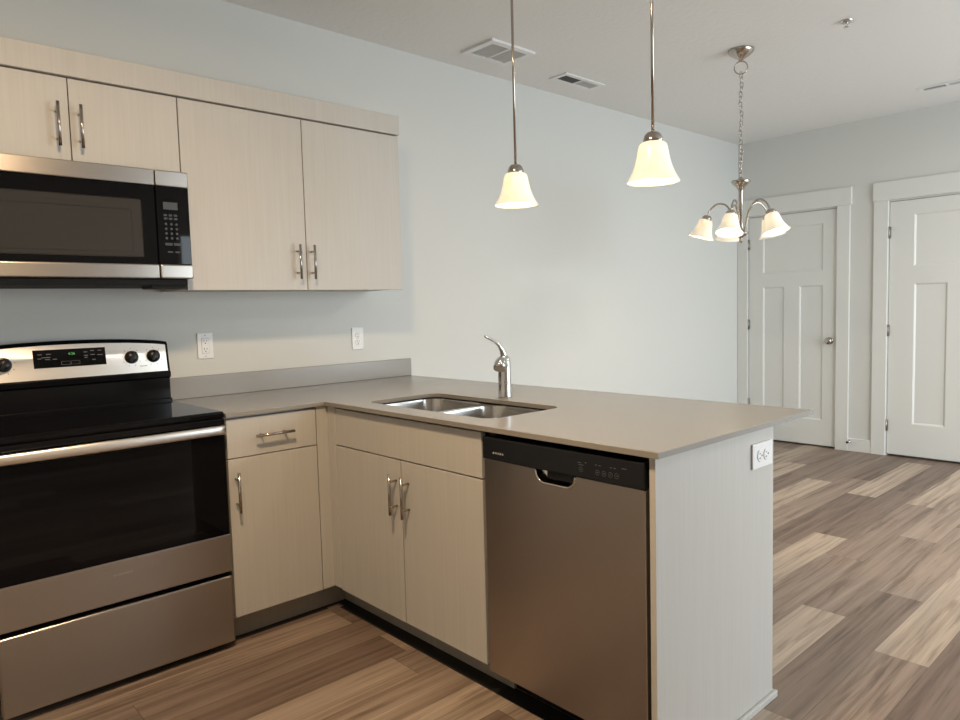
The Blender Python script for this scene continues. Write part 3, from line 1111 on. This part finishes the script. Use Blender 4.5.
CX, CY = 2.885, -1.213
ch = thing('chandelier', (CX, CY, H), 'five-light nickel chandelier on a chain, in front of the doors', 'chandelier')
obj('ceiling_canopy', lathe(B(), [(0.072, 0.0), (0.072, -0.006), (0.066, -0.018), (0.046, -0.036), (0.020, -0.050), (0.010, -0.062), (0.006, -0.066)], (CX, CY, H), seg=36), MNI, ch)
va = Vector((0.89, 0.456, 0)); vr = Vector((0.456, -0.89, 0))
obj('hanging_ring', ring(B(), (CX, CY, 2.626), va, 0.036, 0.0035, 24, 8), MNI, ch)
bm = B()
zt = 2.598
nl = 22
pitch_ = (zt - 2.000) / nl
for k in range(nl):
    zc_ = zt - pitch_ * (k + 0.5)
    jx = 0.004 * math.sin(k * 0.9)
    a = vr if k % 2 else va
    a = Matrix.Rotation(R(35), 3, 'Z') @ a
    ring(bm, Vector((CX, CY, zc_)) + vr * jx, a, 0.0098, 0.0021, 14, 6, sx=pitch_ * 0.72 / 0.0098, up=(0, 0, 1))
obj('chain', bm, MNI, ch)
bm = B()
lathe(bm, [(0.004, 2.008), (0.012, 2.002), (0.014, 1.990), (0.024, 1.984), (0.053, 1.986), (0.056, 1.980), (0.046, 1.966), (0.026, 1.948), (0.015, 1.930), (0.0125, 1.915),
           (0.0115, 1.80), (0.0125, 1.70), (0.018, 1.690), (0.040, 1.688), (0.044, 1.682), (0.030, 1.668), (0.014, 1.660), (0.008, 1.650), (0.011, 1.642), (0.011, 1.634), (0.003, 1.626)],
      (CX, CY, 0), seg=32)
obj('column', bm, MNI, ch)
for k in range(5):
    ph = R(-34 - 72 * k)
    d = vr * math.cos(ph) + va * math.sin(ph)
    o = Vector((CX, CY, 0))
    ctrl = [(0.016, 1.690), (0.030, 1.715), (0.040, 1.760), (0.052, 1.805), (0.078, 1.845), (0.108, 1.860), (0.138, 1.856), (0.162, 1.838), (0.178, 1.814), (0.184, 1.792)]
    # smooth the arm with a Catmull-Rom curve
    pts = []
    for i in range(len(ctrl) - 1):
        p = [Vector((*ctrl[max(0, min(len(ctrl) - 1, i + j))], 0)) for j in (-1, 0, 1, 2)]
        for s in range(4):
            t = s / 4
            q = 0.5 * ((2 * p[1]) + (p[2] - p[0]) * t + (2 * p[0] - 5 * p[1] + 4 * p[2] - p[3]) * t * t + (3 * p[1] - p[0] - 3 * p[2] + p[3]) * t ** 3)
            pts.append(o + d * q.x + Vector((0, 0, q.y)))
    pts.append(o + d * ctrl[-1][0] + Vector((0, 0, ctrl[-1][1])))
    obj('arm', tube(B(), pts, 0.0055, 10), MNI, ch)
    ax = (Vector((0, 0, 1)) - d * 0.30).normalized()        # glass leans outwards
    top = o + d * 0.184 + Vector((0, 0, 1.798))
    obj('socket_cap', lathe(B(), [(0.008, 0.0), (0.020, -0.004), (0.027, -0.014), (0.030, -0.030), (0.027, -0.032)], top, ax, 28), MNI, ch)
    obj('glass_shade', lathe(B(), bell(0.040, 0.108, 0.076), top - ax * 0.028, ax, 40, False, False), MSH, ch)
    obj('bulb', lathe(B(), [(0.011, 0.0), (0.013, -0.02), (0.022, -0.042), (0.024, -0.055), (0.019, -0.068), (0.006, -0.076), (0.0, -0.077)], top - ax * 0.032, ax, 20, capB=False), MBULB, ch)

for (lx, ly), q, lab in ((KL, 1.0, 'round flush ceiling lamp over the kitchen floor'), (LL, 1.9, 'wide round added ceiling lamp, out of view, over the living area floor')):  # the wide one is made up for more light on the door wall
    kl = thing('flush_ceiling_lamp', (lx, ly, H), lab, 'ceiling lamp', 'flush ceiling lamps')
    obj('lamp_pan', lathe(B(), [(0.165 * q, 0.0), (0.165 * q, -0.025), (0.150 * q, -0.032)], (lx, ly, H), seg=40), MNI, kl)
    obj('lamp_dome', lathe(B(), [(r_ * q, z_) for r_, z_ in ((0.150, -0.032), (0.143, -0.055), (0.120, -0.080), (0.080, -0.098), (0.035, -0.106), (0.0, -0.107))], (lx, ly, H), seg=40, capB=False), MDOME, kl)


# ------------------------------------------------------------------ ceiling vents, sprinkler, door stop
def vent(x0, x1, y0, y1, label, fw, split, mats, nlouv, along, drop=0.008, name='ceiling_vent'):
    root = thing(name, ((x0 + x1) / 2, (y0 + y1) / 2, H), label, 'vent')
    bm = B()
    secs_ = []
    if split == 'x':
        xm = (x0 + x1) / 2
        secs_ = [(x0 + fw, xm - 0.006, y0 + fw, y1 - fw), (xm + 0.006, x1 - fw, y0 + fw, y1 - fw)]
    else:
        ym = (y0 + y1) / 2
        secs_ = [(x0 + fw, x1 - fw, y0 + fw, ym - 0.006), (x0 + fw, x1 - fw, ym + 0.006, y1 - fw)]
    plate(bm, [(x0, y0), (x1, y0), (x1, y1), (x0, y1)], [[(a, c_), (b_, c_), (b_, d_), (a, d_)] for a, b_, c_, d_ in secs_], H - drop, H - 0.0005)
    obj('frame', bm, MPW, root)
    for (a, b_, c_, d_), (mt, mt2) in zip(secs_, mats):
        bm = B()
        box(bm, a, b_, c_, d_, H - 0.0025, H - 0.0006)
        bk = obj('grille', bm, mt, root)
        bm = B()
        for k in range(nlouv):
            t = (k + 0.5) / nlouv
            if along == 'x':
                yy = c_ + (d_ - c_) * t
                box(bm, a, b_, yy - 0.0016, yy + 0.0016, H - 0.0034, H - 0.0026)
            else:
                xx = a + (b_ - a) * t
                box(bm, xx - 0.0016, xx + 0.0016, c_, d_, H - drop + 0.001, H - 0.0026)
        obj('louvers', bm, mt2, bk)
    return root


MV1 = simple('vent_light_grey', (0.42, 0.42, 0.44), 0.6)
MV2 = simple('vent_dark', (0.17, 0.17, 0.175), 0.6)
vent(1.632, 1.970, -0.456, -0.199, 'square two-panel white vent on the ceiling, the one crossed by the pendant rod', 0.036, 'x', ((MV1, MPW), (MV1, MPW)), 6, 'y', 0.014)
vent(2.376, 2.765, -0.338, -0.196, 'slim white ceiling register with one dark half, between the two pendant rods', 0.030, 'x', ((MV2, MV2), (MV1, MPW)), 8, 'y')
vent(4.585, 4.690, -1.960, -1.630, 'long slim white ceiling register near the doors', 0.022, 'y', ((MV2, MPW), (MV2, MV1)), 14, 'x')

sx, sy = 2.925, -1.772
sp = thing('fire_sprinkler', (sx, sy, H), 'small chrome fire sprinkler head on the ceiling', 'sprinkler')
obj('escutcheon', lathe(B(), [(0.034, -0.0005), (0.034, -0.003), (0.026, -0.010), (0.014, -0.012)], (sx, sy, H), seg=28), MCH, sp)
bm = B()
cyl(bm, (sx, sy, H - 0.009), (sx, sy, H - 0.015), 0.008, 12)
for s in (-1, 1):
    tube(bm, [(sx + 0.008 * s, sy, H - 0.014), (sx + 0.012 * s, sy, H - 0.022), (sx + 0.004 * s, sy, H - 0.029)], 0.0022, 8)
obj('sprinkler_frame', bm, MCH, sp)
obj('deflector', lathe(B(), [(0.004, -0.028), (0.015, -0.030), (0.015, -0.0315), (0.003, -0.032)], (sx, sy, H), seg=16), MCH, sp)

ds = thing('door_stop', (XF - 0.014, -1.005, 0.084), 'small nickel door stop on the baseboard between the doors', 'door stop')
obj('stop_rod', lathe(B(), [(0.011, 0.0), (0.011, 0.004), (0.005, 0.006), (0.005, 0.055)], (XF - 0.0142, -1.005, 0.084), (-1, 0, 0), 16), MNI, ds)
obj('rubber_tip', lathe(B(), [(0.009, 0.055), (0.010, 0.060), (0.010, 0.068), (0.007, 0.072)], (XF - 0.0142, -1.005, 0.084), (-1, 0, 0), 16), MPB, ds)
